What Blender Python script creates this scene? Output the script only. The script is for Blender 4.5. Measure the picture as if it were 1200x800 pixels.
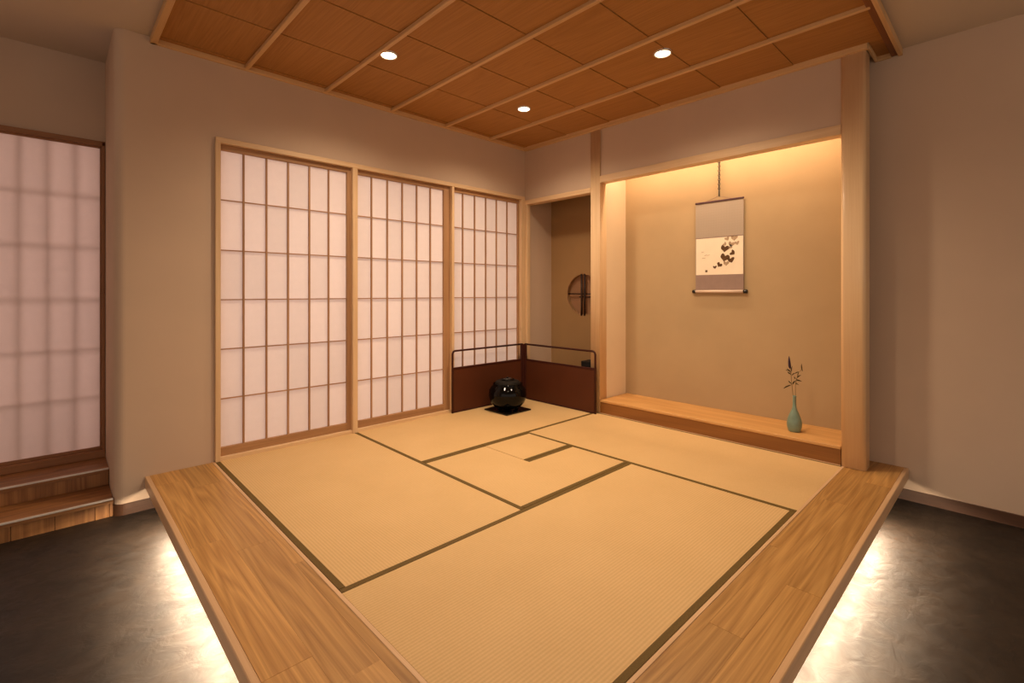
import bpy, bmesh, math, random
from mathutils import Vector, Matrix
random.seed(7)
for o in list(bpy.data.objects): bpy.data.objects.remove(o, do_unlink=True)
sc = bpy.context.scene
COL = sc.collection
PI = math.pi

# ------------------------------------------------------------------ camera
cd = bpy.data.cameras.new('camera'); cam = bpy.data.objects.new('camera', cd); COL.objects.link(cam)
cam.location = (3.4676, -3.4726, 1.0571); cam.rotation_euler = (PI/2, 0, 0.8045)
cd.sensor_width = 36; cd.lens = 36*563.66/1200; cd.shift_x = -2.7/1200; cd.shift_y = -56.9/1200
cd.clip_start = 0.02
sc.camera = cam
# ------------------------------------------------------------------ world, exposure, big lights
w = bpy.data.worlds.new('world'); sc.world = w; w.use_nodes = True
bg = w.node_tree.nodes['Background']; bg.inputs[0].default_value = (1.0, 0.78, 0.61, 1); bg.inputs[1].default_value = 0.76
sc.view_settings.view_transform = 'Standard'; sc.view_settings.look = 'None'
sc.view_settings.exposure = 0.06; sc.view_settings.gamma = 1.0; sc.view_settings.use_curve_mapping = False

def area(name, loc, rot, sx, sy, energy, col, spread=PI):
    l = bpy.data.lights.new(name, 'AREA'); l.shape = 'RECTANGLE'; l.size = sx; l.size_y = sy
    l.energy = energy; l.color = col; l.spread = spread
    o = bpy.data.objects.new(name, l); COL.objects.link(o); o.location = loc; o.rotation_euler = rot
    return o
WARM = (1.0, 0.77, 0.53)
area('daylight_behind_screens', (-1.6, -2.4, 1.15), (0, -PI/2, 0), 2.4, 4.6, 70, (1.0, 0.86, 0.88))
area('alcove_cove_light', (1.84, 0.14, 2.31), (math.radians(14), 0, 0), 1.70, 0.04, 13.5, (1.0, 0.74, 0.48))
LED = (1.0, 0.78, 0.54)
area('platform_strip_front', (1.64, -3.010, -0.042), (math.radians(-42), 0, 0), 2.70, 0.02, 42, LED)
area('platform_strip_right', (2.955, -1.60, -0.042), (math.radians(-42), 0, PI/2), 2.8, 0.02, 40, LED)

# ------------------------------------------------------------------ materials
def lin(c):
    return tuple(((v/255)/12.92 if v/255 <= .04045 else ((v/255+.055)/1.055)**2.4) for v in c)+(1,)
MATS = {}
def base_mat(name):
    m = bpy.data.materials.new(name); m.use_nodes = True
    nt = m.node_tree; b = nt.nodes['Principled BSDF']
    return m, nt, b
def coords(nt, scale, rnd=0.0):
    tc = nt.nodes.new('ShaderNodeTexCoord'); mp = nt.nodes.new('ShaderNodeMapping'); mp.inputs['Scale'].default_value = scale
    nt.links.new(tc.outputs['Object'], mp.inputs['Vector'])
    if rnd:
        oi = nt.nodes.new('ShaderNodeObjectInfo'); mu = nt.nodes.new('ShaderNodeMath'); mu.operation = 'MULTIPLY'; mu.inputs[1].default_value = rnd
        nt.links.new(oi.outputs['Random'], mu.inputs[0])
        cx = nt.nodes.new('ShaderNodeCombineXYZ'); 
        for i in range(3): nt.links.new(mu.outputs[0], cx.inputs[i])
        nt.links.new(cx.outputs[0], mp.inputs['Location'])
    return mp.outputs[0]
def noise(nt, vec, scale, detail=3, rough=.5, dist=0):
    n = nt.nodes.new('ShaderNodeTexNoise'); n.inputs['Scale'].default_value = scale; n.inputs['Detail'].default_value = detail
    n.inputs['Roughness'].default_value = rough; n.inputs['Distortion'].default_value = dist
    nt.links.new(vec, n.inputs['Vector']); return n.outputs['Fac']
def ramp(nt, fac, stops):
    r = nt.nodes.new('ShaderNodeValToRGB'); e = r.color_ramp.elements
    while len(e) < len(stops): e.new(.5)
    for i, (p, c) in enumerate(stops): e[i].position = p; e[i].color = c
    nt.links.new(fac, r.inputs[0]); return r.outputs[0]
def math_(nt, op, a, b=None, c=None):
    n = nt.nodes.new('ShaderNodeMath'); n.operation = op
    for i, v in enumerate((a, b, c)):
        if v is None: continue
        if isinstance(v, (int, float)): n.inputs[i].default_value = v
        else: nt.links.new(v, n.inputs[i])
    return n.outputs[0]
def mix(nt, fac, a, b, mode='MIX'):
    n = nt.nodes.new('ShaderNodeMix'); n.data_type = 'RGBA'; n.blend_type = mode
    for k, v in ((0, fac), (6, a), (7, b)):
        if isinstance(v, (int, float)): n.inputs[k].default_value = v
        elif isinstance(v, tuple): n.inputs[k].default_value = v
        else: nt.links.new(v, n.inputs[k])
    return n.outputs[2]
def bump(nt, b, h, strength, dist=.002):
    n = nt.nodes.new('ShaderNodeBump'); n.inputs['Strength'].default_value = strength; n.inputs['Distance'].default_value = dist
    nt.links.new(h, n.inputs['Height']); nt.links.new(n.outputs[0], b.inputs['Normal'])

def wood(name, dark, light, axis, rings=9, rough=.45, figure=.6, vary=.16, stretch=9, bmp=.12, rnd=13.0, scale=1.0):
    """stretched-noise contour grain running along one axis"""
    m, nt, b = base_mat(name)
    s = [stretch*scale]*3; s['xyz'.index(axis)] = .75*scale
    v = coords(nt, s, rnd)
    n1 = noise(nt, v, .55, 2, .45, .35)
    r = math_(nt, 'FRACT', math_(nt, 'MULTIPLY', n1, rings))
    r = math_(nt, 'ABSOLUTE', math_(nt, 'SUBTRACT', r, .5))          # 0..0.5 triangular rings
    r = math_(nt, 'MULTIPLY', r, 2.0)
    s2 = [150*scale]*3; s2['xyz'.index(axis)] = 3*scale
    fine = noise(nt, coords(nt, s2, rnd), 1.0, 2)
    f = math_(nt, 'ADD', math_(nt, 'MULTIPLY', r, figure), math_(nt, 'MULTIPLY', fine, 1-figure*.55))
    f = math_(nt, 'SUBTRACT', f, .12)
    c = ramp(nt, f, [(.12, lin(dark)), (.85, lin(light))])
    oi = nt.nodes.new('ShaderNodeObjectInfo')
    hs = nt.nodes.new('ShaderNodeHueSaturation')
    val = math_(nt, 'ADD', math_(nt, 'MULTIPLY', oi.outputs['Random'], vary), 1-vary*.5)
    nt.links.new(val, hs.inputs['Value']); nt.links.new(c, hs.inputs['Color'])
    nt.links.new(hs.outputs[0], b.inputs['Base Color'])
    b.inputs['Roughness'].default_value = rough
    bump(nt, b, fine, bmp, .001)
    return m
def plain(name, col, rough=.5, metal=0, spec=.5, mottled=0, nscale=6, bmp=0, bscale=400):
    m, nt, b = base_mat(name)
    if mottled:
        v = coords(nt, (1, 1, 1)); n = noise(nt, v, nscale, 4)
        d = tuple(x*(1-mottled) for x in lin(col)[:3])+(1,); l = tuple(min(1, x*(1+mottled)) for x in lin(col)[:3])+(1,)
        nt.links.new(ramp(nt, n, [(.3, d), (.7, l)]), b.inputs['Base Color'])
    else: b.inputs['Base Color'].default_value = lin(col)
    if bmp:
        v = coords(nt, (1, 1, 1)); bump(nt, b, noise(nt, v, bscale, 3), bmp, .001)
    b.inputs['Roughness'].default_value = rough; b.inputs['Metallic'].default_value = metal
    b.inputs['Specular IOR Level'].default_value = spec
    return m

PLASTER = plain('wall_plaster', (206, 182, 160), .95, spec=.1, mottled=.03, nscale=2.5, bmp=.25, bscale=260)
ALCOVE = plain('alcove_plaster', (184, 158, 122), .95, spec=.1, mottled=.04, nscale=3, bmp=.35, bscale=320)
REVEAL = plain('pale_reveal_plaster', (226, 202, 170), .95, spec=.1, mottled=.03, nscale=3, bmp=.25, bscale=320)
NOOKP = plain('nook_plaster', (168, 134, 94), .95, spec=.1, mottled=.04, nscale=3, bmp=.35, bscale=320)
WHITE = plain('white_ceiling_paint', (205, 190, 172), .95, spec=.1, mottled=.02, nscale=3)
HINOKI = {a: wood('pale_cypress_'+a, (214, 178, 136), (234, 202, 160), a, rings=6, rough=.45, figure=.3, vary=.05, stretch=14) for a in 'xyz'}
KUMIKO = {a: wood('lattice_wood_'+a, (150, 110, 74), (184, 140, 98), a, rings=5, rough=.6, figure=.3, vary=.08, stretch=14) for a in 'xyz'}
OAK = {a: wood('oak_board_'+a, (160, 114, 58), (212, 164, 98), a, rings=13, rough=.38, figure=.35, vary=.34, stretch=12, bmp=.2) for a in 'xyz'}
RIM = {a: wood('pale_edging_'+a, (204, 164, 122), (228, 190, 148), a, rings=5, rough=.4, figure=.3, vary=.04) for a in 'xyz'}
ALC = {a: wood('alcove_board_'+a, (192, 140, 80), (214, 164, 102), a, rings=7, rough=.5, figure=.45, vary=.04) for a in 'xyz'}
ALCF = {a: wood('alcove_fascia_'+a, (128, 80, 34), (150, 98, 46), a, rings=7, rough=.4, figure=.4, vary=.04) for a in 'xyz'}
CEIL = {a: wood('ceiling_cedar_'+a, (162, 112, 54), (188, 134, 70), a, rings=16, rough=.75, figure=.25, vary=.06, stretch=12, bmp=.3) for a in 'xyz'}
CDARK = wood('ceiling_frame_inner', (120, 74, 36), (146, 92, 48), 'y', rings=8, rough=.6, figure=.3)
BATTEN = {a: wood('ceiling_batten_'+a, (206, 164, 112), (230, 190, 138), a, rings=5, rough=.55, figure=.3, vary=.06) for a in 'xyz'}
STEP = {a: wood('step_wood_'+a, (122, 80, 46), (170, 120, 72), a, rings=9, rough=.4, figure=.5, vary=.2) for a in 'xyz'}
BROWN = {a: wood('dark_brown_frame_'+a, (140, 94, 58), (164, 114, 74), a, rings=6, rough=.5, figure=.3, vary=.05) for a in 'xyz'}
BASEB = {a: wood('baseboard_wood_'+a, (72, 46, 30), (90, 58, 38), a, rings=6, rough=.45, figure=.3, vary=.04) for a in 'xyz'}
LACQ = plain('reddish_brown_lacquer', (84, 43, 23), .5, spec=.25, mottled=.06, nscale=5)
LACQR = plain('dark_lacquer_rail', (62, 26, 18), .4, spec=.25)
BLACKG = plain('black_glazed_ceramic', (9, 8, 8), .07, spec=.22)
IRON = plain('cast_iron', (30, 24, 19), .75, spec=.2, bmp=.5, bscale=160)
BLACKL = plain('black_lacquer', (14, 12, 11), .22)
BLACKM = plain('black_matte', (16, 12, 10), .6)
STEEL = plain('brushed_steel', (226, 222, 216), .35, metal=.35)
BAMBOO = plain('dark_smoked_bamboo', (48, 26, 16), .5, mottled=.2, nscale=30)
GREEN = plain('celadon_glaze', (124, 148, 132), .28, mottled=.18, nscale=14)
STEM = plain('dried_stem', (112, 92, 44), .7)
LEAF = plain('olive_leaf', (74, 64, 28), .6, mottled=.3, nscale=40)
PURPLE = plain('dusty_purple_buds', (62, 40, 58), .8, mottled=.3, nscale=90)
HERI = None
def heri_mat():
    m, nt, b = base_mat('olive_mat_border')
    v = coords(nt, (1, 1, 1)); n = noise(nt, v, 350, 2)
    nt.links.new(ramp(nt, n, [(.3, lin((92, 70, 18))), (.7, lin((110, 85, 28)))]), b.inputs['Base Color'])
    b.inputs['Roughness'].default_value = .75; bump(nt, b, n, .3, .001); return m
HERI = heri_mat()
def tatami(name, axis, tint=1.0):
    """axis: the direction the woven ribs run"""
    m, nt, b = base_mat(name)
    tc = nt.nodes.new('ShaderNodeTexCoord'); sp = nt.nodes.new('ShaderNodeSeparateXYZ'); nt.links.new(tc.outputs['Object'], sp.inputs[0])
    across = sp.outputs['Y' if axis == 'x' else 'X']
    wv = math_(nt, 'SINE', math_(nt, 'MULTIPLY', across, 2*PI/.0125))
    wv = math_(nt, 'ADD', math_(nt, 'MULTIPLY', wv, .5), .5)
    s = [60, 60, 60]; s['xyz'.index(axis)] = 420
    strands = noise(nt, coords(nt, tuple(s)), 1.0, 2)
    blotch = noise(nt, coords(nt, (1, 1, 1)), 3.0, 3)
    f = math_(nt, 'ADD', math_(nt, 'MULTIPLY', wv, .30), math_(nt, 'ADD', math_(nt, 'MULTIPLY', strands, .35), math_(nt, 'MULTIPLY', blotch, .3)))
    c = ramp(nt, f, [(.2, lin((204*tint, 168*tint, 114*tint))), (.9, lin((231*tint, 196*tint, 143*tint)))])
    nt.links.new(c, b.inputs['Base Color']); b.inputs['Roughness'].default_value = .62
    b.inputs['Specular IOR Level'].default_value = .35
    bump(nt, b, math_(nt, 'ADD', math_(nt, 'MULTIPLY', wv, .7), math_(nt, 'MULTIPLY', strands, .3)), .35, .0012)
    return m
TAT = {a: tatami('woven_rush_'+a, a) for a in 'xy'}
def floor_mat():
    m, nt, b = base_mat('dark_textured_floor')
    v = coords(nt, (1, 1, 1)); n = noise(nt, v, 7, 6, .6, .8)
    nt.links.new(ramp(nt, n, [(.3, lin((32, 25, 20))), (.7, lin((50, 40, 32)))]), b.inputs['Base Color'])
    v2 = coords(nt, (1.4, 1.0, 1)); n2 = noise(nt, v2, 11, 4, .55, 1.0)
    r = math_(nt, 'ADD', math_(nt, 'MULTIPLY', n2, .45), .30)
    nt.links.new(r, b.inputs['Roughness']); bump(nt, b, n2, .26, .010); b.inputs['Specular IOR Level'].default_value = .32; return m
FLOOR = floor_mat()
def paper(name, col, trans=.5):
    m = bpy.data.materials.new(name); m.use_nodes = True; nt = m.node_tree; nt.nodes.clear()
    out = nt.nodes.new('ShaderNodeOutputMaterial'); d = nt.nodes.new('ShaderNodeBsdfDiffuse'); t = nt.nodes.new('ShaderNodeBsdfTranslucent'); mx = nt.nodes.new('ShaderNodeMixShader')
    v = coords(nt, (1, 1, 1)); n = noise(nt, v, 22, 5, .65)
    oi = nt.nodes.new('ShaderNodeObjectInfo')
    c0 = lin(col); lo = tuple(x*.965 for x in c0[:3])+(1,)
    c = ramp(nt, n, [(.3, lo), (.7, c0)])
    hs = nt.nodes.new('ShaderNodeHueSaturation'); nt.links.new(c, hs.inputs['Color'])
    nt.links.new(math_(nt, 'ADD', math_(nt, 'MULTIPLY', oi.outputs['Random'], .05), .955), hs.inputs['Value'])
    nt.links.new(hs.outputs[0], d.inputs[0]); nt.links.new(hs.outputs[0], t.inputs[0]); mx.inputs[0].default_value = trans
    nt.links.new(d.outputs[0], mx.inputs[1]); nt.links.new(t.outputs[0], mx.inputs[2]); nt.links.new(mx.outputs[0], out.inputs[0])
    return m
PAPER = paper('washi_paper', (244, 234, 228), .5)
PAPERL = paper('washi_paper_far', (228, 212, 204), .52)
PAPERN = paper('nook_window_paper', (190, 150, 118), .4)
def emit(name, col, s):
    m = bpy.data.materials.new(name); m.use_nodes = True; nt = m.node_tree; nt.nodes.clear()
    out = nt.nodes.new('ShaderNodeOutputMaterial'); e = nt.nodes.new('ShaderNodeEmission'); e.inputs[0].default_value = lin(col); e.inputs[1].default_value = s
    nt.links.new(e.outputs[0], out.inputs[0]); return m
LAMP = emit('lamp_lens', (255, 226, 180), 14)
LEDM = emit('led_tape', (255, 220, 170), 3)

# ------------------------------------------------------------------ builders
WP = {}
def link(name, me, mat=None, parent=None, loc=(0, 0, 0), kind=None, label=None, cat=None, group=None):
    o = bpy.data.objects.new(name, me); COL.objects.link(o)
    if parent: o.parent = parent
    pw = WP[parent.name] if parent else Vector((0, 0, 0))
    o.location = Vector(loc)-pw; WP[o.name] = Vector(loc)
    if me is not None and mat is not None and not len(me.materials): me.materials.append(mat)
    if kind: o['kind'] = kind
    if label: o['label'] = label
    if cat: o['category'] = cat
    if group: o['group'] = group
    return o
def thing(name, label, cat, loc=(0, 0, 0), group=None): return link(name, None, None, None, loc, None, label, cat, group)
def struct(name, loc=(0, 0, 0)): return link(name, None, None, None, loc, 'structure')
def mesh_of(bm, name='m', smooth=False):
    bmesh.ops.recalc_face_normals(bm, faces=bm.faces)
    me = bpy.data.meshes.new(name); bm.to_mesh(me); bm.free()
    if smooth: me.shade_smooth()
    return me
CACHE = {}
def box_bm(bm, x0, x1, y0, y1, z0, z1):
    v = [bm.verts.new(p) for p in ((x0, y0, z0), (x1, y0, z0), (x1, y1, z0), (x0, y1, z0), (x0, y0, z1), (x1, y0, z1), (x1, y1, z1), (x0, y1, z1))]
    return [bm.faces.new([v[i] for i in f]) for f in ((3, 2, 1, 0), (4, 5, 6, 7), (0, 1, 5, 4), (1, 2, 6, 5), (2, 3, 7, 6), (3, 0, 4, 7))]
def box(name, x0, x1, y0, y1, z0, z1, mat, parent=None, bev=.0, **kw):
    """one box, origin at its bottom centre; same-sized pieces share a mesh"""
    d = (round(x1-x0, 4), round(y1-y0, 4), round(z1-z0, 4), mat.name, bev)
    me = CACHE.get(d)
    if me is None:
        bm = bmesh.new(); box_bm(bm, -d[0]/2, d[0]/2, -d[1]/2, d[1]/2, 0, d[2])
        if bev: bmesh.ops.bevel(bm, geom=list(bm.edges), offset=bev, segments=1 if bev < .004 else 2, affect='EDGES')
        me = mesh_of(bm, name); me.materials.append(mat); CACHE[d] = me
    return link(name, me, None, parent, ((x0+x1)/2, (y0+y1)/2, z0), **kw)
def multi(name, boxes, mat, parent=None, bev=0, loc=(0, 0, 0), **kw):
    bm = bmesh.new()
    for b in boxes: box_bm(bm, b[0]-loc[0], b[1]-loc[0], b[2]-loc[1], b[3]-loc[1], b[4]-loc[2], b[5]-loc[2])
    if bev: bmesh.ops.bevel(bm, geom=list(bm.edges), offset=bev, segments=1, affect='EDGES')
    return link(name, mesh_of(bm, name), mat, parent, loc, **kw)
def lathe(name, prof, mat, parent, loc, seg=48, cap=True, **kw):
    bm = bmesh.new(); rings = []
    for r, z in prof:
        rings.append([bm.verts.new((max(r, 1e-5)*math.cos(2*PI*k/seg), max(r, 1e-5)*math.sin(2*PI*k/seg), z)) for k in range(seg)])
    for a, b in zip(rings, rings[1:]):
        for k in range(seg): bm.faces.new((a[k], a[(k+1) % seg], b[(k+1) % seg], b[k]))
    if cap: bm.faces.new(rings[0]); bm.faces.new(rings[-1])
    me = mesh_of(bm, name, True)
    return link(name, me, mat, parent, loc, **kw)
def tube(bm, pts, r, seg=8):
    pts = [Vector(p) for p in pts]; rings = []
    for i, p in enumerate(pts):
        t = (pts[min(i+1, len(pts)-1)]-pts[max(i-1, 0)]).normalized()
        u = t.cross(Vector((.3, .2, 1) if abs(t.z) < .9 else (1, 0, 0))).normalized(); v = t.cross(u)
        rr = r[i] if isinstance(r, (list, tuple)) else r
        rings.append([bm.verts.new(p+rr*(math.cos(2*PI*k/seg)*u+math.sin(2*PI*k/seg)*v)) for k in range(seg)])
    for a, b in zip(rings, rings[1:]):
        for k in range(seg): bm.faces.new((a[k], a[(k+1) % seg], b[(k+1) % seg], b[k]))
    bm.faces.new(rings[0]); bm.faces.new(rings[-1])
def tube_obj(name, pts, r, mat, parent, loc, seg=8, **kw):
    bm = bmesh.new(); l = Vector(loc); tube(bm, [Vector(p)-l for p in pts], r, seg)
    return link(name, mesh_of(bm, name, True), mat, parent, loc, **kw)

# ------------------------------------------------------------------ structure
ZF = -.19; ZC = 2.54
multi('floor', [(-1.9, 7.0, -7.0, 1.0, ZF-.1, ZF)], FLOOR, kind='structure')
multi('ceiling', [(-1.9, 7.0, -7.0, 1.0, ZC, ZC+.08)], WHITE, kind='structure')
# left wall: opening for the paper screens, rounded outer end
def wall_left():
    bm = bmesh.new(); X0 = -.13
    for b in ((X0, 0, -2.735, .42, 2.03, ZC), (X0, 0, .0, .42, ZF, 2.03), (X0, 0, -2.735, 0, ZF, -.005)):
        box_bm(bm, *b)
    R = .05; ye = -3.222
    prof = [(X0, -2.735), (0, -2.735)]
    prof += [(0-R+R*math.cos(a), ye+R-R*math.sin(a)) for a in [PI/2*k/8 for k in range(9)]]
    prof += [(-.62, ye), (-.62, ye+.12), (X0, ye+.12)]
    lo = [bm.verts.new((x, y, ZF)) for x, y in prof]; hi = [bm.verts.new((x, y, ZC)) for x, y in prof]
    bm.faces.new(lo); bm.faces.new(hi)
    for i in range(len(prof)): bm.faces.new((lo[i], lo[(i+1) % len(prof)], hi[(i+1) % len(prof)], hi[i]))
    bmesh.ops.remove_doubles(bm, verts=bm.verts, dist=1e-6)
    link('wall_left', mesh_of(bm, 'wall_left'), PLASTER, kind='structure')
wall_left()
multi('wall_recess', [(-.72, -.6, -7, -3.215, 2.02, ZC), (-.72, -.6, -7, -5.0, ZF, 2.02), (-.72, -.6, -7, -3.215, ZF, -.0)], PLASTER, kind='structure')
# upper wall over nook and alcove, partition between them, right return
multi('wall_back', [(0, .845, .015, .10, 1.99, ZC), (.945, 2.735, .015, .10, 2.08, ZC)], PLASTER, kind='structure')
multi('wall_alcove_side', [(.862, .935, .10, .42, ZF, ZC)], REVEAL, kind='structure')
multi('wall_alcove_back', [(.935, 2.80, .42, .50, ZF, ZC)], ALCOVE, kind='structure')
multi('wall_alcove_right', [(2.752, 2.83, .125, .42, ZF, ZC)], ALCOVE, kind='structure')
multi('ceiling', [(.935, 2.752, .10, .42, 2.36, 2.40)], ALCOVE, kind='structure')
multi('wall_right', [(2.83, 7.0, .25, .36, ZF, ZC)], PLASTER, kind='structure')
multi('wall_light_blocker', [(-1.9, 1.0, -5.2, -5.05, ZF, ZC)], PLASTER, kind='structure')  # unseen wall added to block world light and darken the recess
# nook back wall with round opening
def nook_wall():
    bm = bmesh.new(); cx, cz, r, n = .43, 1.04, .21, 48
    x0, x1, z0, z1 = 0, .862, ZF, 2.2
    def sq(a):
        dx, dz = math.cos(a), math.sin(a); t = 9
        if dx > 1e-9: t = min(t, (x1-cx)/dx)
        if dx < -1e-9: t = min(t, (x0-cx)/dx)
        if dz > 1e-9: t = min(t, (z1-cz)/dz)
        if dz < -1e-9: t = min(t, (z0-cz)/dz)
        return cx+dx*t, cz+dz*t
    angs = sorted([2*PI*k/n for k in range(n)]+[math.atan2(z-cz, x-cx) % (2*PI) for x in (x0, x1) for z in (z0, z1)])
    o = []; i_ = []; b_ = []
    for a in angs:
        X, Z = sq(a); o.append(bm.verts.new((X, .42, Z)))
        i_.append(bm.verts.new((cx+r*math.cos(a), .42, cz+r*math.sin(a)))); b_.append(bm.verts.new((cx+r*math.cos(a), .475, cz+r*math.sin(a))))
    N = len(angs)
    for k in range(N):
        j = (k+1) % N
        bm.faces.new((o[k], o[j], i_[j], i_[k])); bm.faces.new((i_[k], i_[j], b_[j], b_[k]))
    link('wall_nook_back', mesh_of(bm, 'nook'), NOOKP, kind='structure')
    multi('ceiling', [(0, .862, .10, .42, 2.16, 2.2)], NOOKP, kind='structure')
    win = struct('window_1', (cx, .47, cz))
    bm = bmesh.new(); vs = [bm.verts.new((r*1.02*math.cos(2*PI*k/48), 0, r*1.02*math.sin(2*PI*k/48))) for k in range(48)]; bm.faces.new(vs)
    f = bmesh.ops.extrude_face_region(bm, geom=list(bm.faces)); bmesh.ops.translate(bm, verts=[v for v in f['geom'] if isinstance(v, bmesh.types.BMVert)], vec=(0, .004, 0))
    link('pane', mesh_of(bm, 'pane'), PAPERN, win, (cx, .470, cz))
    for X in (.410, .450): tube_obj('bamboo_bar', [(X, .424, cz-.215), (X, .424, cz+.212)], .0105, BAMBOO, win, (X, .424, cz-.215))
    tube_obj('bamboo_bar', [(cx-.208, .437, cz+.008), (cx+.208, .437, cz+.008)], .006, BAMBOO, win, (cx-.208, .437, cz+.008))
    tube_obj('bamboo_bar', [(cx-.06, .437, cz-.024), (cx+.206, .437, cz-.024)], .006, BAMBOO, win, (cx-.06, .437, cz-.024))
    # thin brown ring put in for the shading round the opening
    bm = bmesh.new(); pts = [(cx+(r-.003)*math.cos(2*PI*k/48), .424, cz+(r-.003)*math.sin(2*PI*k/48)) for k in range(49)]
    tube(bm, [(p[0]-cx, p[1]-.47, p[2]-cz) for p in pts], .004, 6); link('shade_ring', mesh_of(bm, 'shade_ring', True), KUMIKO['x'], win, (cx, .47, cz))
nook_wall()
multi('floor', [(0, .862, .0, .42, -.03, .0)], ALC['x'], kind='structure')
# baseboards
def bb(name, pieces, mat): multi(name, pieces, mat, kind='structure')
def base_left():
    bm = bmesh.new(); R = .05; ye = -3.222; t = .006
    arc = [(-R+(R+t)*math.cos(a), ye+R-(R+t)*math.sin(a)) for a in [PI/2*k/8 for k in range(9)]]
    path = [(t, -2.95)]+arc+[(-.04, ye-t)]
    inn = [(0, -2.95)]+[(-R+R*math.cos(a), ye+R-R*math.sin(a)) for a in [PI/2*k/8 for k in range(9)]]+[(-.04, ye)]
    for z0, z1 in ((ZF, -.127),):
        A = [[bm.verts.new((x, y, z)) for x, y in p] for p, z in ((path, z0), (path, z1), (inn, z1), (inn, z0))]
        for a in range(4):
            for i in range(len(path)-1): bm.faces.new((A[a][i], A[a][i+1], A[(a+1) % 4][i+1], A[(a+1) % 4][i]))
    link('baseboard_left', mesh_of(bm, 'bbl'), BASEB['y'], kind='structure')
base_left()
bb('baseboard_right', [(2.86, 7.0, .238, .25, ZF, -.127)], BASEB['x'])

# ------------------------------------------------------------------ wooden ceiling
wc = struct('ceiling', (1.5, -1.5, 2.5))
ysl = [-3.03, -2.56, -2.04, -1.51, -.985, -.47, -.02]; xsl = [.02, .07, .58, 1.06, 1.54, 2.01, 2.48, 2.955]
for j in range(6):
    for i in range(7):
        t = .0022
        bm = bmesh.new()
        L = xsl[i+1]-xsl[i]; W = ysl[j+1]-ysl[j]
        fs = box_bm(bm, -L/2+.0015, L/2-.0015, -W/2, W/2, -.004, .006)
        for v in bm.verts:
            if v.co.z < 0: v.co.z += -t if v.co.x > 0 else t   # each board laps its neighbour
        link('ceiling_board', mesh_of(bm, 'ceiling_board'), CEIL['x' if (i+j) % 1 == 0 else 'y'], wc, ((xsl[i]+xsl[i+1])/2, (ysl[j]+ysl[j+1])/2, 2.532))
for y in ysl[1:-1]: box('batten', .02, 2.96, y-.013, y+.013, 2.505, 2.53, BATTEN['x'], wc, .003)
box('edge_frame', 0, .02, -3.06, 0, 2.500, 2.535, BATTEN['y'], wc, .002)
box('edge_frame', 0, 3.0, -3.062, -3.03, 2.500, ZC, BATTEN['x'], wc, .002)
box('edge_frame', .02, 2.87, -.02, .014, 2.495, 2.535, BATTEN['x'], wc, .002)
box('edge_frame', 2.978, 3.0, -3.03, .25, 2.498, ZC, BATTEN['y'], wc, .002)
box('edge_frame', 2.945, 2.977, -3.03, .25, 2.508, ZC, CDARK, wc, .002)
box('edge_frame', 2.862, 2.945, .232, .25, 2.500, ZC, BATTEN['x'], wc, .002)
box('edge_frame', 2.862, 2.876, .014, .232, 2.500, ZC, BATTEN['y'], wc, .002)
box('ceiling_board', 2.876, 2.945, -.02, .232, 2.528, 2.538, CEIL['x'], wc)

DL = [(.791, -1.972, 'recessed ceiling downlight at left, over the mat beside the paper screens'),
      (1.975, -.775, 'recessed ceiling downlight at right, in front of the hanging scroll alcove'),
      (.758, -.758, 'recessed ceiling downlight deepest in the corner, above the black brazier'),
      (1.975, -1.972, 'recessed ceiling downlight over the front mat, nearest the camera')]
for x, y, lab in DL:
    t = thing('downlight', lab, 'ceiling light', (x, y, 2.522), 'recessed downlights in the wooden ceiling')
    lathe('trim_ring', [(.044, .008), (.045, -.001), (.049, -.003), (.053, -.001), (.054, .012)], STEEL, t, (x, y, 2.520), 32, cap=False)
    lathe('lens', [(.0, .002), (.044, .002), (.044, .006), (.0, .006)], LAMP, t, (x, y, 2.520), 32)
    lt = bpy.data.lights.new('downlight_lamp', 'SPOT'); lt.energy = 70; lt.color = WARM; lt.spot_size = math.radians(150); lt.spot_blend = 1.0; lt.shadow_soft_size = .06
    lo = bpy.data.objects.new('downlight_lamp', lt); COL.objects.link(lo); lo.location = (x, y, 2.495)

# ------------------------------------------------------------------ raised platform
pf = thing('tatami_platform', 'raised oak-edged platform with glowing underside that carries the tatami mats', 'platform', (1.5, -1.4, ZF))
multi('base', [(0.0, 2.83, -2.87, .0, ZF, -.035)], BLACKM, pf, loc=(1.5, -1.4, ZF))
multi('deck', [(0.0, 3.005, -3.06, -.0, -.035, -.028), (2.84, 3.005, 0, .249, -.035, -.028)], STEP['x'], pf, loc=(1.5, -1.4, ZF))
def planks(rows, axis, joints):
    for (a, b), js in zip(rows, joints):
        for s, e in zip(js, js[1:]):
            g = .0001; tw = random.uniform(-.0003, .0003)
            if axis == 'x': box('plank', s+g, e-g, a+g, b-g, -.028, tw, OAK['x'], pf, .0003)
            else: box('plank', a+g, b-g, s+g, e-g, -.028, tw, OAK['y'], pf, .0003)
planks([(-3.062, -2.925), (-2.925, -2.787), (-2.787, -2.752)], 'x', [(0, .215, 1.11, 2.05, 3.0), (0, .38, 1.26, 2.2, 3.0), (0, 1.52, 2.7)])
planks([(2.752, 2.79), (2.79, 2.895), (2.895, 3.006)], 'y', [(-2.785, -1.3, .0), (-2.785, -1.95, -.62, .25), (-2.925, -1.55, -.2, .25)])
box('inner_strip', 0, 2.752, -2.752, -2.737, -.028, .002, RIM['x'], pf, .001)
box('inner_strip', 2.738, 2.752, -2.737, 0, -.028, .002, RIM['y'], pf, .001)
box('edge_strip', 0, 3.028, -3.085, -3.062, -.062, .001, RIM['x'], pf, .0025)
box('edge_strip', 3.006, 3.028, -3.062, .25, -.062, .001, RIM['y'], pf, .0025)
box('led_tape', .05, 2.95, -2.99, -2.98, -.039, -.036, LEDM, pf)
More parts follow.
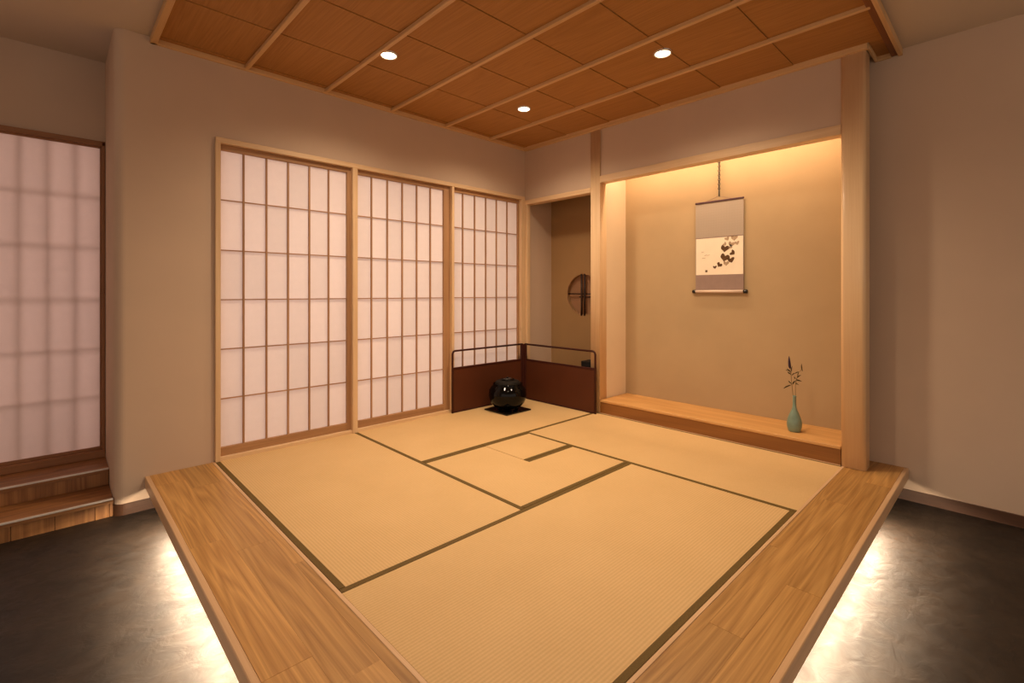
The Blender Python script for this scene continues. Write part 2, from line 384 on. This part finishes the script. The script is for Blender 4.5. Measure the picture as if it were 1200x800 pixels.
box('led_tape', 2.940, 2.950, -2.97, .18, -.039, -.036, LEDM, pf)

# ------------------------------------------------------------------ tatami mats
hw = .027; zt = 0.0; MB = -.028
XA, XB, XC, YA, YB, YC = .9127, 1.80, 2.738, -.888, -1.798, -2.7365
def mat(label, rects, axis, borders, loc, name='tatami_mat', z=0.0):
    t = thing(name, label, 'tatami mat', loc, 'mats on the platform')
    g = .0012
    bm = bmesh.new()
    for r in rects: box_bm(bm, r[0]-loc[0], r[1]-loc[0], r[2]-loc[1], r[3]-loc[1], MB-loc[2], z-loc[2])
    link('woven_surface', mesh_of(bm, 'mat'), TAT[axis], t, loc)
    for b in borders: box('cloth_border_or_shade', b[0]+g, b[1]-g, b[2]+g, b[3]-g, MB, z+.0016, HERI, t, .001)
    return t
mat('full-size tatami mat in the far corner carrying the black brazier', [(.008, XA-hw, YB+.001, -.002)], 'y', [(.0, .008, YB, -.001), (XA-hw, XA, YB, -.001)], (.45, -.9, MB))  # narrow strip on the wall side is a painted shadow line, not cloth
mat('full-size tatami mat at left along the paper screens and oak edge', [(.001, XB-.001, YC+hw, YB-hw)], 'x', [(0, XB, YC, YC+hw), (0, XB, YB-hw, YB)], (.9, -2.27, MB))
mat('full-size tatami mat directly in front of the scroll alcove', [(XA+.001, XC-.001, YA+hw, -.010)], 'x', [(XA, XC, YA, YA+hw), (XA, XC, -.008, -.001)], (1.8, -.45, MB))  # thin dark strip at the alcove foot stands in for its shadow
mat('largest-looking foreground tatami mat with dark border at its right', [(XB+hw, XC-hw, YC+.001, YA-.001)], 'y', [(XB, XB+hw, YC, YA), (XC-hw, XC, YC, YA)], (2.27, -1.8, MB))
hx, hy = 1.337, -1.318
mat('L-shaped half mat at the centre, notched around the small hearth cover', [(XA+hw, XB-hw, YB+.001, hy), (hx+hw, XB-hw, hy, YA-.001)], 'y',
    [(XA, XA+hw, YB, hy), (XB-hw, XB, YB, YA), (hx, hx+hw, hy-.0, YA)], (1.36, -1.4, MB))
mat('small square hearth cover mat set into the centre half mat', [(XA+hw+.001, hx-hw, hy+.003, YA-.001)], 'y', [(XA, XA+hw, hy+.002, YA), (hx-hw, hx, hy+.002, YA)], (1.12, -1.1, MB), 'hearth_cover', .0012)

# ------------------------------------------------------------------ paper screens on the left
tr = struct('trim_1', (0, -1.35, 0))
PX = .022
box('lintel', -.1, PX, -2.735, .0, 1.999, 2.032, HINOKI['y'], tr, .002)
box('sill', -.1, .012, -2.735, .0, -.028, .024, HINOKI['y'], tr, .002)
box('post', -.1, PX, -2.737, -2.708, .0, 1.999, HINOKI['z'], tr, .002)
box('post', -.1, PX, -1.840, -1.800, .0, 1.999, HINOKI['z'], tr, .002)
box('post', -.1, PX, -.920, -.893, .0, 1.999, HINOKI['z'], tr, .002)
box('post', -.1, PX, -.055, -.001, .0, 1.999, HINOKI['z'], tr, .002)
box('post', .0, .048, .0015, .045, .0, 1.955, HINOKI['z'], tr, .002)
ZR = [.078, .384, .699, 1.014, 1.329, 1.648, 1.962]
def shoji(label, y0, y1, ys, stl, str_, xf, zr, topz, botz, K, pmat, behind=False):
    """y0..y1 outer; ys = muntin lines"""
    t = thing('shoji_panel', label, 'paper screen', (xf, (y0+y1)/2, botz), 'sliding paper screens')
    d = .026
    box('stile', xf-d, xf, y0, y0+stl, botz, topz, K['z'], t, .0015); box('stile', xf-d, xf, y1-str_, y1, botz, topz, K['z'], t, .0015)
    box('rail', xf-d, xf, y0+stl, y1-str_, zr[-1], topz, K['y'], t, .0015); box('rail', xf-d, xf, y0+stl, y1-str_, botz, zr[0], K['y'], t, .0015)
    ya, yb = y0+stl, y1-str_
    xk = xf-.006 if not behind else xf-.028
    for y in ys: box('vertical_muntin', xk-.012, xk, y-.0055, y+.0055, zr[0], zr[-1], K['z'], t)
    for z in zr[1:-1]: box('horizontal_muntin', xk-.011, xk-.002, ya, yb, z-.0035, z+.0035, K['y'], t)
    ye = [ya]+list(ys)+[yb]; xp = xf-.021 if not behind else xf-.013
    for a, b in zip(ye, ye[1:]):
        for c, e in zip(zr, zr[1:]): box('paper_pane', xp, xp+.0006, a, b, c, e, pmat, t)
    return t
XF = -.012
shoji('nearest large paper screen of the left wall, six panes wide', -2.708, -1.840, (-2.568, -2.429, -2.290, -2.145, -2.006), .008, .030, XF, ZR, 1.998, .024, KUMIKO, PAPER)
shoji('middle paper screen of the left wall, between two pale posts', -1.800, -.920, (-1.666, -1.529, -1.393, -1.255, -1.119), .008, .064, XF, ZR, 1.998, .024, KUMIKO, PAPER)
shoji('corner paper screen behind the low dark folding screen', -.893, -.055, (-.767, -.627, -.491, -.355, -.214), .008, .018, XF, ZR, 1.998, .024, KUMIKO, PAPER)
# far-left recessed screen with frame
tr2 = struct('trim_2', (-.6, -4.1, 0))
box('post', -.66, -.575, -3.240, -3.224, .0, 2.02, BROWN['z'], tr2, .002)
box('lintel', -.66, -.575, -5.0, -3.224, 1.995, 2.025, BROWN['y'], tr2, .002)
box('sill', -.66, -.56, -5.0, -3.224, .01, .055, BROWN['y'], tr2, .002)
shoji('far left recessed paper screen above the two wooden steps, seen with blurred lattice', -4.125, -3.240, (-3.984, -3.860, -3.736, -3.613, -3.490, -3.366), .018, .008, -.600, [.072, .394, .696, 1.012, 1.339, 1.660, 1.985], 1.995, .055, BROWN, PAPERL, True)

# ------------------------------------------------------------------ steps
def step(label, x0, x1, z0, z1, seams, loc):
    t = thing('step', label, 'step', loc, 'wooden steps at the far left')
    for a, b in zip((x0, (x0+x1)/2), ((x0+x1)/2, x1)): box('tread_board', a+.0008, b-.0008, -5.0, -3.224, z1-.025, z1-.001, STEP['y'], t, .001)
    for a, b in zip(seams, seams[1:]): box('riser_board', x1-.03, x1-.008, a+.0008, b-.0008, z0, z1-.025, STEP['z'], t, .001)
    box('metal_nosing', x1-.012, x1+.002, -5.0, -3.224, z1-.007, z1+.002, STEEL, t, .0015)
step('lower wooden step with metal nosing at far left', -.6, -.018, ZF, -.09, (-5.0, -4.6, -4.2, -3.9, -3.62, -3.46, -3.30, -3.24, -3.224), (-.3, -4.1, ZF))
step('upper darker wooden step below the far left paper screen', -.6, -.290, -.09, .01, (-5.0, -4.5, -4.0, -3.224), (-.45, -4.1, -.09))

# ------------------------------------------------------------------ nook, alcove woodwork
def rpost(name, x0, x1, y0, y1, z0, z1, R, mat_, **kw):
    bm = bmesh.new(); cx, cy = (x0+x1)/2, (y0+y1)/2; hx_, hy_ = (x1-x0)/2, (y1-y0)/2; pts = []
    for sx, sy, a0 in ((1, 1, 0), (-1, 1, PI/2), (-1, -1, PI), (1, -1, 3*PI/2)):
        for k in range(9):
            a = a0+PI/2*k/8; pts.append((sx*(hx_-R)+R*math.cos(a), sy*(hy_-R)+R*math.sin(a)))
    lo = [bm.verts.new((x, y, 0)) for x, y in pts]; hi = [bm.verts.new((x, y, z1-z0)) for x, y in pts]
    bm.faces.new(lo); bm.faces.new(hi)
    for i in range(len(pts)): bm.faces.new((lo[i], lo[(i+1) % len(pts)], hi[(i+1) % len(pts)], hi[i]))
    me = mesh_of(bm, name)
    for p in me.polygons: p.use_smooth = abs(p.normal.z) < .5
    return link(name, me, mat_, None, (cx, cy, z0), **kw)
rpost('alcove_post', .843, .944, 0, .1, -.0, 2.495, .003, HINOKI['z'], label='square pale post between the narrow nook and the scroll alcove', cat='post')
rpost('alcove_pillar', 2.733, 2.860, -.005, .122, .001, 2.495, .022, wood('polished_pillar_wood', (232, 194, 146), (246, 214, 170), 'z', rings=5, rough=.33, figure=.3, vary=.02, stretch=12), label='thick rounded pale pillar at the right end of the alcove', cat='pillar')
tr3 = struct('trim_3', (.4, .03, 1.95)); box('lintel', .0, .843, -.004, .085, 1.953, 1.997, HINOKI['x'], tr3, .002)
tr4 = struct('trim_4', (1.8, .03, 2.03)); box('lintel', .944, 2.735, .0, .085, 2.026, 2.086, HINOKI['x'], tr4, .002)
st = thing('alcove_step', 'long wooden alcove floor board under the hanging scroll', 'alcove floor', (1.85, .2, 0))
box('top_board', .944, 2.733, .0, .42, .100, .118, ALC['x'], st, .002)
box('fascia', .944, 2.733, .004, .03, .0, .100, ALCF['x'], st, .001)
box('bottom_strip', .944, 2.733, -.0, .006, .0, .006, RIM['x'], st)

# ------------------------------------------------------------------ low folding screen
fs = thing('folding_screen', 'low two-panel dark red-brown lacquer screen standing in the corner', 'folding screen', (.05, -.06, 0))
def leaf(ax):
    def q(u, z, off=0):   # u along the leaf from the hinge
        return (.045+off, -.07-u, z) if ax == 'y' else (.07+u, -.05-off, z)
    L = .862; H = .545; r = .007
    if ax == 'y': box('panel', .041, .049, -.07-L, -.075, .004, .385, LACQ, fs, .001)
    else: box('panel', .075, .07+L, -.054, -.046, .004, .385, LACQ, fs, .001)
    top = [q(L, .0), q(L, H-.03)]+[q(L-.03+.03*math.cos(a), H-.03+.03*math.sin(a)) for a in [PI/2*k/6 for k in range(1, 7)]]+[q(.0, H)]
    tube_obj('outer_rail', top, .0092, LACQR, fs, q(0, 0), 8)
    if ax == 'y': box('middle_rail', .038, .052, -.07-L, -.075, .381, .399, LACQR, fs, .003); box('bottom_rail', .037, .053, -.07-L, -.075, .0, .016, LACQR, fs, .003)
    else: box('middle_rail', .075, .07+L, -.057, -.043, .381, .399, LACQR, fs, .003); box('bottom_rail', .075, .07+L, -.058, -.042, .0, .016, LACQR, fs, .003)
leaf('y'); leaf('x')
box('hinge_post', .034, .060, -.090, -.064, 0, .550, LACQR, fs, .003)
box('hinge', .044, .072, -.078, -.046, 0.01, .545, LACQR, fs, .003)
box('hinge_post', .061, .087, -.063, -.039, 0, .550, LACQR, fs, .003)

# ------------------------------------------------------------------ brazier set
bx, by = .298, -.505
box('brazier_board', .148, .448, -.655, -.355, .0005, .012, BLACKL, None, .002, label='thin square black lacquer board under the brazier', cat='board')
fz = .0125
fu = thing('brazier', 'round glossy black ceramic brazier in front of the low dark screen', 'brazier', (bx, by, fz))
prof = [(r_*1.04, z_) for r_, z_ in [(.0, .014), (.080, .014), (.118, .030), (.146, .062), (.160, .100), (.165, .135), (.160, .168), (.146, .197), (.130, .214), (.126, .222), (.128, .232), (.122, .234), (.117, .222), (.120, .205), (.130, .185), (.120, .120), (.0, .100)]]
lathe('bowl', prof, BLACKG, fu, (bx, by, fz), 64)
for k in range(3):
    a = math.radians(20+120*k); px, py = bx+.085*math.cos(a), by+.085*math.sin(a)
    lathe('foot', [(.0, .0), (.016, .0), (.024, .016), (.026, .034), (.0, .034)], BLACKG, fu, (px, py, fz), 16)
for s in (-1, 1):
    lx = bx+s*.155*math.cos(.8); ly = by+s*.155*math.sin(.8)
    lathe('lug', [(.0, -.014), (.010, -.010), (.013, .0), (.010, .010), (.0, .014)], BLACKG, fu, (lx, ly, fz+.168), 12)
kt = thing('kettle', 'matte cast iron tea kettle resting in the mouth of the black brazier', 'kettle', (bx, by, fz+.12))
kp = [(.0, .0), (.07, .005), (.100, .03), (.112, .06), (.115, .095), (.112, .115), (.102, .130), (.082, .136), (.062, .137), (.060, .142), (.064, .145), (.056, .145), (.0, .142)]
kz = fz+.1225
lathe('body', kp, IRON, kt, (bx, by, kz), 48)
lid = lathe('lid', [(.0, .0), (.056, .0), (.057, .004), (.035, .010), (.0, .013)], BLACKL, kt, (bx, by, kz+.1455), 32)
lathe('knob', [(.0, .0), (.006, .0), (.006, .003), (.010, .006), (.008, .010), (.0, .012)], IRON, lid, (bx, by, kz+.156), 16)

# small black stand glimpsed behind the post
nb = thing('black_stand', 'small black box-like stand in the nook glimpsed beside the square post', 'stand', (.70, .24, 0))
box('box', .625, .785, .14, .30, .325, .415, BLACKM, nb, .003)
for x in (.635, .775):
    for y in (.15, .29): box('leg', x-.008, x+.008, y-.008, y+.008, 0.0, .325, BLACKM, nb, .002)
box('tray', .625, .785, .14, .30, .06, .075, BLACKM, nb, .002)

# ------------------------------------------------------------------ hanging scroll
sx0, sx1, sy = 1.624, 2.010, .404
scx = (sx0+sx1)/2
SILK = None
def silk():
    m, nt, b = base_mat('grey_brown_brocade')
    v = coords(nt, (1, 1, 1)); tcn = nt.nodes.new('ShaderNodeSeparateXYZ'); nt.links.new(v, tcn.inputs[0])
    a = math_(nt, 'SINE', math_(nt, 'MULTIPLY', math_(nt, 'ADD', tcn.outputs[0], tcn.outputs[2]), 150)); c2 = math_(nt, 'SINE', math_(nt, 'MULTIPLY', math_(nt, 'SUBTRACT', tcn.outputs[0], tcn.outputs[2]), 150))
    d = math_(nt, 'MULTIPLY', math_(nt, 'MULTIPLY', a, c2), .08); d = math_(nt, 'ADD', d, .5)
    nt.links.new(ramp(nt, d, [(.3, lin((166, 150, 134))), (.8, lin((175, 159, 143)))]), b.inputs['Base Color']); b.inputs['Roughness'].default_value = .8; return m
SILK = silk()
SILK2 = plain('mauve_brown_silk', (150, 126, 116), .8, mottled=.05, nscale=20)
WASHI = plain('cream_art_paper', (244, 228, 204), .9, mottled=.03, nscale=12)
INK1 = plain('brown_ink_dark', (92, 62, 34), .9, mottled=.3, nscale=60); INK2 = plain('brown_ink_pale', (178, 152, 124), .9, mottled=.25, nscale=60)
ROLL = plain('roller_silk', (214, 190, 170), .6)
hs_ = thing('hanging_scroll', 'hanging scroll with brown ivy leaves painted on cream paper', 'scroll', (scx, sy, 1.06))
box('upper_silk', sx0, sx1, sy, sy+.0015, 1.51, 1.797, SILK, hs_)
box('lower_silk', sx0, sx1, sy, sy+.0015, 1.075, 1.205, SILK2, hs_)
ap = box('art_paper', sx0+.004, sx1-.004, sy-.0002, sy+.0015, 1.205, 1.51, WASHI, hs_)
box('side_silk', sx0, sx0+.004, sy, sy+.0015, 1.205, 1.51, SILK, hs_); box('side_silk', sx1-.004, sx1, sy, sy+.0015, 1.205, 1.51, SILK, hs_)
box('divider', sx0, sx1, sy-.001, sy+.0015, 1.505, 1.511, SILK2, hs_)
box('top_rod', sx0-.003, sx1+.003, sy-.005, sy+.006, 1.793, 1.806, plain('plum_rod', (88, 58, 66), .5), hs_, .002)
rl = tube_obj('roller', [(sx0, sy, 1.068), (sx1, sy, 1.068)], .0125, ROLL, hs_, (sx0, sy, 1.068), 20)
for a, b in ((sx0-.024, sx0), (sx1, sx1+.028)): tube_obj('roller_knob', [(a, sy, 1.068), (b, sy, 1.068)], .015, BLACKL, rl, (a, sy, 1.068), 20)
tube_obj('hanging_cord', [(scx-.10, sy, 1.806), (scx, sy-.002, 1.838), (scx+.10, sy, 1.806)], .0018, SILK2, hs_, (scx, sy, 1.806), 6)
# art: leaf prints, thin ink layers on the paper. pixel-like art coordinates u,v in 0..1 of the paper
def ivy(u, v, s, rot, m, prt='ivy_leaf'):
    bm = bmesh.new(); pts = []
    for k in range(28):
        a = 2*PI*k/28
        hx_ = 1.12*math.sin(a)*abs(math.sin(a))**.9; hz_ = (13*math.cos(a)-5*math.cos(2*a)-2*math.cos(3*a)-math.cos(4*a))/16.0
        j = 1+.07*math.sin(5*a+rot*3); hx_, hz_ = s*.85*hx_*j, s*.85*(hz_+.1)*j
        pts.append((hx_*math.cos(rot)-hz_*math.sin(rot), hx_*math.sin(rot)+hz_*math.cos(rot)))
    c = bm.verts.new((0, -.0004, 0)); vs = [bm.verts.new((x, -.0004, z)) for x, z in pts]
    for k in range(28): bm.faces.new((c, vs[k], vs[(k+1) % 28]))
    X = sx0+.004+u*(sx1-sx0-.008); Z = 1.51-v*.305
    link(prt, mesh_of(bm, prt), m, ap, (X, sy-.0006, Z))
def art(px, py): return (px-163)/(410-163), (py-430)/(632-430)
for px, py, s, r, m in ((318, 495, .032, .3, INK1), (318, 543, .036, .1, INK1), (350, 557, .026, .9, INK1), (358, 520, .022, 2.2, INK1), (366, 442, .026, .5, INK2), (330, 444, .018, 1.4, INK2),
                        (352, 474, .024, .2, INK2), (380, 470, .018, 1.0, INK2), (348, 488, .018, 2.4, INK2), (325, 574, .022, .5, INK2), (290, 580, .022, -.4, INK1), (266, 592, .015, .8, INK1), (318, 472, .016, 1.9, INK2)):
    ivy(*art(px, py), s*1.08, (r-.6)*.6, m)
bm = bmesh.new()
u0, v0 = art(220, 612); X = sx0+.004+u0*(sx1-sx0-.008); Z = 1.51-v0*.305
link('seal', mesh_of((lambda b: (box_bm(b, -.009, .009, -.0006, 0, -.009, .009), b)[1])(bm), 'seal'), INK1, ap, (X, sy-.0004, Z))
for px, py, L in ((200, 508, .010), (224, 526, .022), (206, 541, .014)):
    u0, v0 = art(px, py); X = sx0+.004+u0*(sx1-sx0-.008); Z = 1.51-v0*.305; bm = bmesh.new()
    tube(bm, [(-L, -.0003, -.002), (-.3*L, -.0003, .003), (.3*L, -.0003, -.001), (L, -.0003, .003)], .0014, 5)
    link('brush_stroke', mesh_of(bm, 'brush'), INK2, ap, (X, sy-.0006, Z))
# chain hook above the scroll
hk = thing('scroll_hanger', 'thin dark chain hanger above the scroll in the alcove', 'hanger', (1.825, .398, 1.83))
for k in range(22):
    z = 1.895+k*.0178; bm = bmesh.new()
    pts = [(.0085*math.cos(a), 0, .0068*math.sin(a)) if k % 2 == 0 else (0, .0045*math.cos(a), .0095*math.sin(a)) for a in [2*PI*i/10 for i in range(11)]]
    tube(bm, pts, .0034, 5); link('chain_link', mesh_of(bm, 'chain_link', True), BLACKM, hk, (1.825, .392, z))
tube_obj('hook', [(1.825, .392, 1.884), (1.825, .392, 1.845), (1.825, .394, 1.832), (1.825, .402, 1.834)], [.005, .006, .004, .003], BLACKM, hk, (1.825, .392, 1.884), 8)

# ------------------------------------------------------------------ vase and flowers
vx, vy, vz = 2.432, .167, .1185
vs_ = lathe('vase', [(.0, 0), (.034, 0), (.038, .004), (.044, .03), (.046, .055), (.041, .085), (.030, .115), (.019, .140), (.0125, .160), (.0105, .190), (.0105, .232), (.0125, .240), (.0105, .2405), (.008, .236), (.008, .18), (.0, .17)],
            GREEN, None, (vx, vy, vz), 40, label='slender-necked celadon green bud vase on the alcove board', cat='vase')
R_ = Vector((.6935, .7205, 0)); F_ = Vector((-.7205, .6935, 0)); S = 3.27/563.7
def vp(px, py, d=0):  # crop coordinates around the vase neck -> metres
    return Vector((vx, vy, 0))+R_*((px-201)/6.667*S)+F_*d+Vector((0, 0, vz+.24-(py-428)/6.667*S))
sprig = thing('flower_sprig', 'dried sprig with a purple flower spike standing in the green vase', 'flowers', (vx, vy, vz+.2))
loc = (vx, vy, vz+.2)
stem0 = tube_obj('stem', [vp(199, 470), vp(190, 425), vp(186, 370, .002), vp(180, 300, .004), vp(176, 235, .004), vp(166, 205)], [.0015]*5+[.001], STEM, sprig, loc, 6)
tube_obj('stem', [vp(203, 470), vp(212, 420, .004), vp(216, 350, .01), vp(222, 310, .012), vp(238, 270, .014), vp(244, 245, .012)], [.0014]*5+[.0008], STEM, sprig, loc, 6)
tube_obj('stem', [vp(218, 345, .01), vp(240, 250, .016), vp(262, 235, .016), vp(276, 210, .018)], [.001]*4, STEM, sprig, loc, 6)
def lf(a, b, w, m=LEAF):
    A, B = vp(*a), vp(*b); d = (B-A); L = d.length; t = d.normalized(); n = t.cross(F_).normalized(); bm = bmesh.new(); up = []; dn = []; md = []
    for k in range(7):
        s = k/6; ww = w*math.sin(PI*min(1, s*.9+.1))**.8*(1 if k < 6 else 0.05); c = A+d*s+F_*(.006*math.sin(PI*s))
        md.append(bm.verts.new(c+F_*.003-Vector(loc))); up.append(bm.verts.new(c+n*ww-Vector(loc))); dn.append(bm.verts.new(c-n*ww-Vector(loc)))
    for k in range(6): bm.faces.new((up[k], up[k+1], md[k+1], md[k])); bm.faces.new((md[k], md[k+1], dn[k+1], dn[k]))
    link('leaf', mesh_of(bm, 'leaf', True), m, stem0, loc)
for a, b, w_ in (((178, 342, 0), (108, 370, -.01), .0045), ((183, 338, 0), (160, 312, .01), .004), ((188, 338, 0), (214, 312, .004), .0055), ((176, 262, 0), (140, 238, -.01), .004), ((178, 250, 0), (150, 215, .01), .004),
              ((182, 268, 0), (216, 252, .01), .0038), ((214, 256, .01), (248, 243, .012), .0035), ((222, 305, .01), (268, 318, .01), .0045), ((218, 300, .01), (202, 278, 0), .0035), ((232, 290, .012), (262, 268, .01), .0038),
              ((238, 280, .012), (240, 250, .01), .003), ((276, 240, .016), (270, 180, .018), .0042), ((220, 330, .01), (238, 345, .0), .003), ((180, 240, 0), (186, 195, 0), .0035), ((172, 228, 0), (132, 228, 0), .0028)):
    lf(a, b, w_)
bm = bmesh.new(); tube(bm, [vp(168, 215)-Vector(loc), vp(164, 195)-Vector(loc), vp(161, 165)-Vector(loc), vp(160, 140)-Vector(loc), vp(160, 120)-Vector(loc)], [.005, .0085, .0075, .005, .0015], 10)
link('flower_spike', mesh_of(bm, 'spike', True), PURPLE, sprig, loc)
